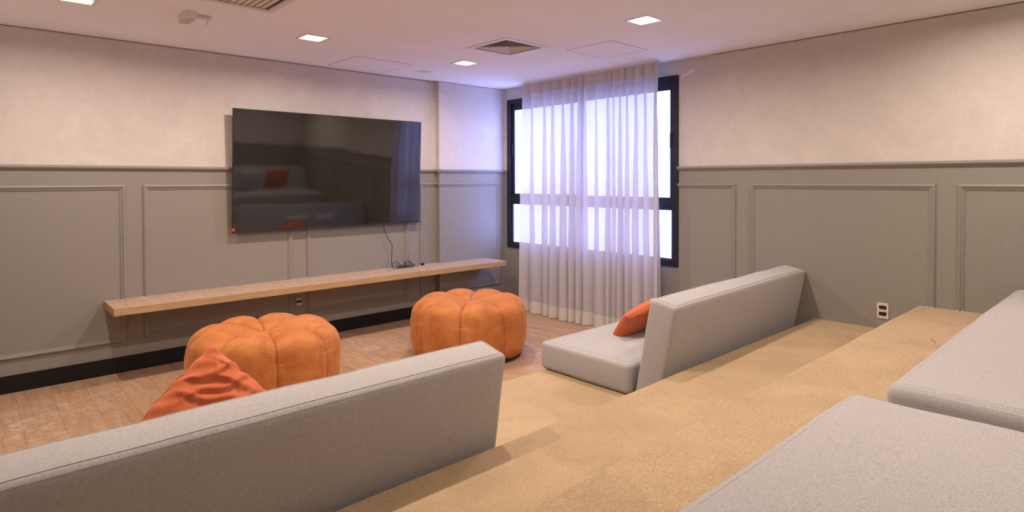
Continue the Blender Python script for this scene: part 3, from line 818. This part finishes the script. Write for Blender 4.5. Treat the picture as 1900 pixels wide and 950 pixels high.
# ------------------------------------------------------------------ poufs
def pouf(loc, phase, label, R=0.487, seed=0):
    t = empty('pouf', loc); tag(t, label, 'pouf', 'orange velvet poufs')
    prof = [(0.030, .418), (0.06, .436), (0.11, .452), (0.17, .462), (0.24, .468), (0.31, .468), (0.365, .462), (0.41, .446), (0.445, .420), (0.468, .385), (0.480, .34), (0.486, .29), (0.487, .23), (0.486, .17), (0.482, .12), (0.474, .08), (0.460, .048), (0.440, .030), (0.41, .024)]
    P = [Vector((r_ * R / 0.487, 0, z)) for r_, z in prof]; P = catmull([(p.x, 0, p.z) for p in P], 6)
    NS = len(P); nrm = []
    for i in range(NS):
        d = (P[min(i + 1, NS - 1)] - P[max(i - 1, 0)]).normalized(); nrm.append(Vector((-d.z, 0, d.x)) if False else Vector((d.z * -1, 0, d.x)))
    # outward normals: the profile runs centre -> rim -> bottom, so outward is (-dz, dx)
    arc = [0]
    for i in range(1, NS): arc.append(arc[-1] + (P[i] - P[i - 1]).length)
    NT = 30; rnd_ = random.Random(seed)
    for L in range(8):
        mb = MB(); vs = []
        ph0 = math.radians(phase + 45 * L); wscale = rnd_.uniform(0.9, 1.1)
        for i in range(NS):
            r_, z = P[i].x, P[i].z; n = Vector((-nrm[i].x, 0, -nrm[i].z)) if nrm[i].dot(Vector((r_, 0, z - 0.2))) < 0 else nrm[i]
            sh_ = math.exp(-((arc[i] - 0.44) / 0.10) ** 2)      # shoulder, where the seam gathers
            for k in range(NT + 1):
                tt = -1 + 2 * k / NT; tt = math.copysign(abs(tt) ** 0.75, tt)
                g = 1 - math.sqrt(max(0, 1 - abs(tt) ** 2.4))
                depth_ = 0.040 * (0.45 + 0.55 * min(1, r_ / 0.25)) * wscale
                if arc[i] > 0.55: depth_ *= 0.72
                d = -depth_ * g
                d += 0.012 * (1 - tt * tt) * math.exp(-((arc[i] - 0.30) / 0.13) ** 2) * wscale
                edge = max(0, (abs(tt) - 0.62) / 0.38)
                d += 0.0042 * math.sin(arc[i] * 300 + L) * sh_ * edge * (1 - edge * 0.4)
                a = ph0 + math.radians(22.5) * (1 + tt)
                q = Vector((r_ * math.cos(a), r_ * math.sin(a), z))
                d += 0.0022 * noise.noise(q * 7 + Vector((seed, L, 0))) + 0.0015 * noise.noise(q * 22 + Vector((seed, L, 0)))
                rr_ = r_ + n.x * d; zz = z + n.z * d
                vs.append((rr_ * math.cos(a), rr_ * math.sin(a), max(zz, 0.021)))
        fs = []
        for i in range(NS - 1):
            for k in range(NT): fs.append((i * (NT + 1) + k, i * (NT + 1) + k + 1, (i + 1) * (NT + 1) + k + 1, (i + 1) * (NT + 1) + k))
        mb.add(vs, fs); mb.build('segment', MAT['velvet'], t, smooth=True)
    # button at the centre
    mb = MB(); mb.add([(0, 0, 0.428)] + [(0.020 * math.cos(a), 0.020 * math.sin(a), 0.426) for a in [k * math.pi / 8 for k in range(16)]] + [(0.036 * math.cos(a), 0.036 * math.sin(a), 0.414) for a in [k * math.pi / 8 for k in range(16)]],
                      [(0, 1 + k, 1 + (k + 1) % 16) for k in range(16)] + [(1 + k, 17 + k, 17 + (k + 1) % 16, 1 + (k + 1) % 16) for k in range(16)])
    mb.build('centre_button', MAT['velvet'], t, smooth=True)
    MB().cyl((0, 0, 0.001), 0.435, 0.028, 48).build('base', MAT['rubber'], t)
    return t
pouf((-3.197, -1.215, 0), -102, 'segmented orange velvet pouf on the left, behind the rust pillow', 0.489, 2)
pouf((-1.58, -1.385, 0), -92, 'segmented orange velvet pouf on the right, nearer the curtain', 0.487, 4)

# ------------------------------------------------------------------ pillows
def pillow(name, size, T, m, folds, loc, rot, label, group=None, seed=0, N=44, pinch=0.07, droop=None):
    s = size / 2
    t = empty(name, loc); t.rotation_euler = rot; tag(t, label, 'pillow', group)
    vs = []; fs = []; rim = []
    def pt(u, v, side):
        x = s * u * (1 - pinch * (1 - v * v)); y = s * v * (1 - pinch * (1 - u * u))
        e_ = max(0, (1 - u ** 2)) * max(0, (1 - v ** 2))
        th = T / 2 * (e_ ** 0.36)
        p = Vector((x * 5, y * 5, side * 2 + seed))
        th *= 1 + 0.16 * noise.noise(p)
        th += folds(u, v, side) * min(1, e_ * 6)
        z = side * th
        if droop: x, y, z = droop(u, v, x, y, z)
        return (x, y, z)
    n = N + 1
    for side in (1, -1):
        for j in range(n):
            for i in range(n):
                u = -1 + 2 * i / N; v = -1 + 2 * j / N
                u = math.sin(u * math.pi / 2) * 0.5 + u * 0.5; v = math.sin(v * math.pi / 2) * 0.5 + v * 0.5
                vs.append(pt(u, v, side))
    for side in range(2):
        o = side * n * n
        for j in range(N):
            for i in range(N):
                f = (o + j * n + i, o + j * n + i + 1, o + (j + 1) * n + i + 1, o + (j + 1) * n + i)
                fs.append(f if side == 0 else f[::-1])
    mb = MB().add(vs, fs); me = mb.mesh('cover', True)
    bm = bmesh.new(); bm.from_mesh(me); bmesh.ops.remove_doubles(bm, verts=bm.verts, dist=1e-5); bmesh.ops.recalc_face_normals(bm, faces=bm.faces); bm.to_mesh(me); bm.free()
    for p in me.polygons: p.use_smooth = True
    me.materials.append(m); o = bpy.data.objects.new('cover', me); COL.objects.link(o); o.parent = t
    edge = []
    for k in range(4 * 16):
        q = k / 16; a = q % 1 * 2 - 1
        u, v = [(a, -1), (1, a), (-a, 1), (-1, -a)][int(q)]
        edge.append(pt(u, v, 0))
    MB().tube(edge, 0.0018, 6, True).build('seam', m, t, smooth=True)
    return t

def folds_plain(u, v, side):
    r = 0.004 * noise.noise(Vector((u * 3, v * 3, side + 4)))
    for (cu, cv) in ((-1, -1), (1, -1), (1, 1), (-1, 1)):
        d = math.hypot(u - cu, v - cv); a = math.atan2(v - cv, u - cu)
        r += 0.0035 * math.sin(a * 16) * math.exp(-d * 2.6)
    return r
def folds_heavy(u, v, side):
    r = folds_plain(u, v, side)
    # local frame: the corner (1,1) stands up; folds run across below it
    d = ((1 - u) + (1 - v)) / 2          # 0 at the top corner
    c_ = (u - v) / 2
    rid = lambda x, w_: math.exp(-(x / w_) ** 2) - 0.65 * math.exp(-((x - 1.3 * w_) / w_) ** 2)
    for (d0, w_, amp, sl_, cc, cw) in ((0.16, 0.022, 0.006, 0.5, 0.02, 0.16), (0.24, 0.026, 0.010, -0.35, 0.03, 0.24), (0.33, 0.030, 0.012, 0.30, -0.04, 0.30),
                                       (0.42, 0.028, 0.011, -0.20, 0.06, 0.34), (0.50, 0.034, 0.010, 0.25, -0.12, 0.30), (0.60, 0.040, 0.008, -0.35, 0.22, 0.26), (0.72, 0.05, 0.006, 0.2, 0.0, 0.35)):
        x = d - d0 - sl_ * (c_ - cc) - 0.03 * math.sin(c_ * 13 + d0 * 31)
        r += amp * rid(x, w_) * math.exp(-((c_ - cc) / cw) ** 2)
    # long pulls towards the side corners
    for (c0, amp) in ((-0.35, 0.007), (0.30, 0.007), (-0.55, 0.005), (0.5, 0.005)):
        x = (v if c0 < 0 else u) - 0.2 - c0 - 0.15 * math.sin(c_ * 4)
        r += amp * math.exp(-(x / 0.06) ** 2) * max(0, min(1, 1.2 - abs(c_ - math.copysign(0.5, c0)) * 2.0))
    return r

def rot_from(xa, ya):
    xa = Vector(xa).normalized(); ya = Vector(ya); ya = (ya - xa * ya.dot(xa)).normalized(); za = xa.cross(ya)
    return Matrix((xa, ya, za)).transposed().to_euler()

# rust pillow on the left sofa: one corner up, leaning back
phi = math.radians(-37.0)
lean = math.radians(-20)
upv = Vector((0, -math.sin(lean), math.cos(lean))); rt = Vector((1, 0, 0))
# corner (1,1) of the pillow points up: its local diagonal is turned up by the roll
d_up = upv
def diag(roll):
    a = math.radians(45) + roll
    xa = rt * math.sin(a) + upv * math.cos(a)     # local x
    ya = -rt * math.cos(a) + upv * math.sin(a)    # local y
    return xa, ya
xa, ya = diag(math.radians(5))
S1 = 0.48
# local z must face up/front
zc = xa.cross(ya)
def droop1(u, v, x, y, z):
    d = ((1 - u) + (1 - v)) / 2
    c_ = (v - u) / 2                       # +1 at the left corner, which is tucked under
    wl = max(0.0, (c_ - 0.45) / 0.55) ** 1.4
    x += 0.030 * wl; y -= 0.045 * wl; z += 0.05 * wl
    hump = math.sin(min(1.0, max(0.0, c_ + 0.15) / 1.0) * math.pi) * max(0.0, 1 - 2.2 * (1 - v)) if c_ > -0.15 else 0
    if d > 1:                              # the lower corner is squashed into the seat
        x += 0.125 * (d - 1); y += 0.125 * (d - 1)
    # the outline puckers where the folds reach the edge
    ed = max(0.0, 1 - 3.0 * min(1 - u, 1 - v)) if d < 0.75 else 0.0
    pk = ed * 0.0045 * min(1.0, max(0.0, (d - 0.10) / 0.12)) * (math.sin(d * 34 + (0.6 if u > v else 2.4)) + 0.5 * math.sin(d * 61)) * (1 - abs(d - 0.3) / 0.5 if abs(d - 0.3) < 0.5 else 0)
    x += pk * (1 if u > v else 0.2); y += pk * (0.2 if u > v else 1)
    z += ed * 0.003 * math.sin(d * 45 + c_ * 3)
    return (x, y, z + 0.02 * (d - 1) ** 2)
apex = Vector((-4.058, -3.05, 0.862))
ctr = apex - (xa + ya) * (S1 / 2)
ctr.z = ctr.z
pillow('rust_pillow', S1, 0.15, MAT['rust'], folds_heavy, ctr, rot_from(xa, ya), 'crumpled rust orange pillow standing on its corner on the left sofa', 'rust orange pillows', 1, 72, -0.01, droop1)

# small rust pillow on the right sofa
xa = Vector((0.97, -0.10, 0.22)).normalized(); ya = Vector((-0.18, -0.62, 0.75))
pillow('rust_pillow', 0.35, 0.13, MAT['rust'], folds_plain, (-1.305, -2.855, 0.458), rot_from(xa, ya), 'plump rust orange pillow peeping out beside the right sofa backrest', 'rust orange pillows', 2)
for x, l in ((-1.215, 'grey pillow behind the rust pillow on the right sofa'), (-0.80, 'grey pillow standing free beside the rust pillow on the right sofa')):
    pillow('grey_pillow', 0.37, 0.12, MAT['grey_pillow'], folds_plain, (x, -3.125, 0.494), (math.radians(66), 0, 0), l, 'grey pillows on the right sofa', 3)
pillow('rust_pillow', 0.38, 0.13, MAT['rust'], folds_plain, (-0.66, -5.27, 0.965), (math.radians(68), 0, 0), 'rust orange pillow on the top seat, seen only in the screen', 'rust orange pillows', 5)
pillow('grey_pillow', 0.42, 0.13, MAT['grey_pillow'], folds_plain, (-1.15, -5.25, 0.955), (math.radians(60), 0, math.radians(4)), 'grey pillow on the top seat, seen only in the screen', 'grey pillows on the top seat', 6)

# stray thread on the carpet
td = empty('thread', (-1.0, -4.508, T3 + 0.004)); tag(td, 'tiny reddish thread lying on the top carpeted step', 'thread')
MB().tube(catmull([(0.040, 0.020, 0), (0.012, 0.010, 0.003), (-0.010, -0.006, 0.002), (-0.045, -0.018, 0)], 5), 0.0014, 5).build('strand', plain('red_thread', (0.30, 0.06, 0.03), 0.9), td)
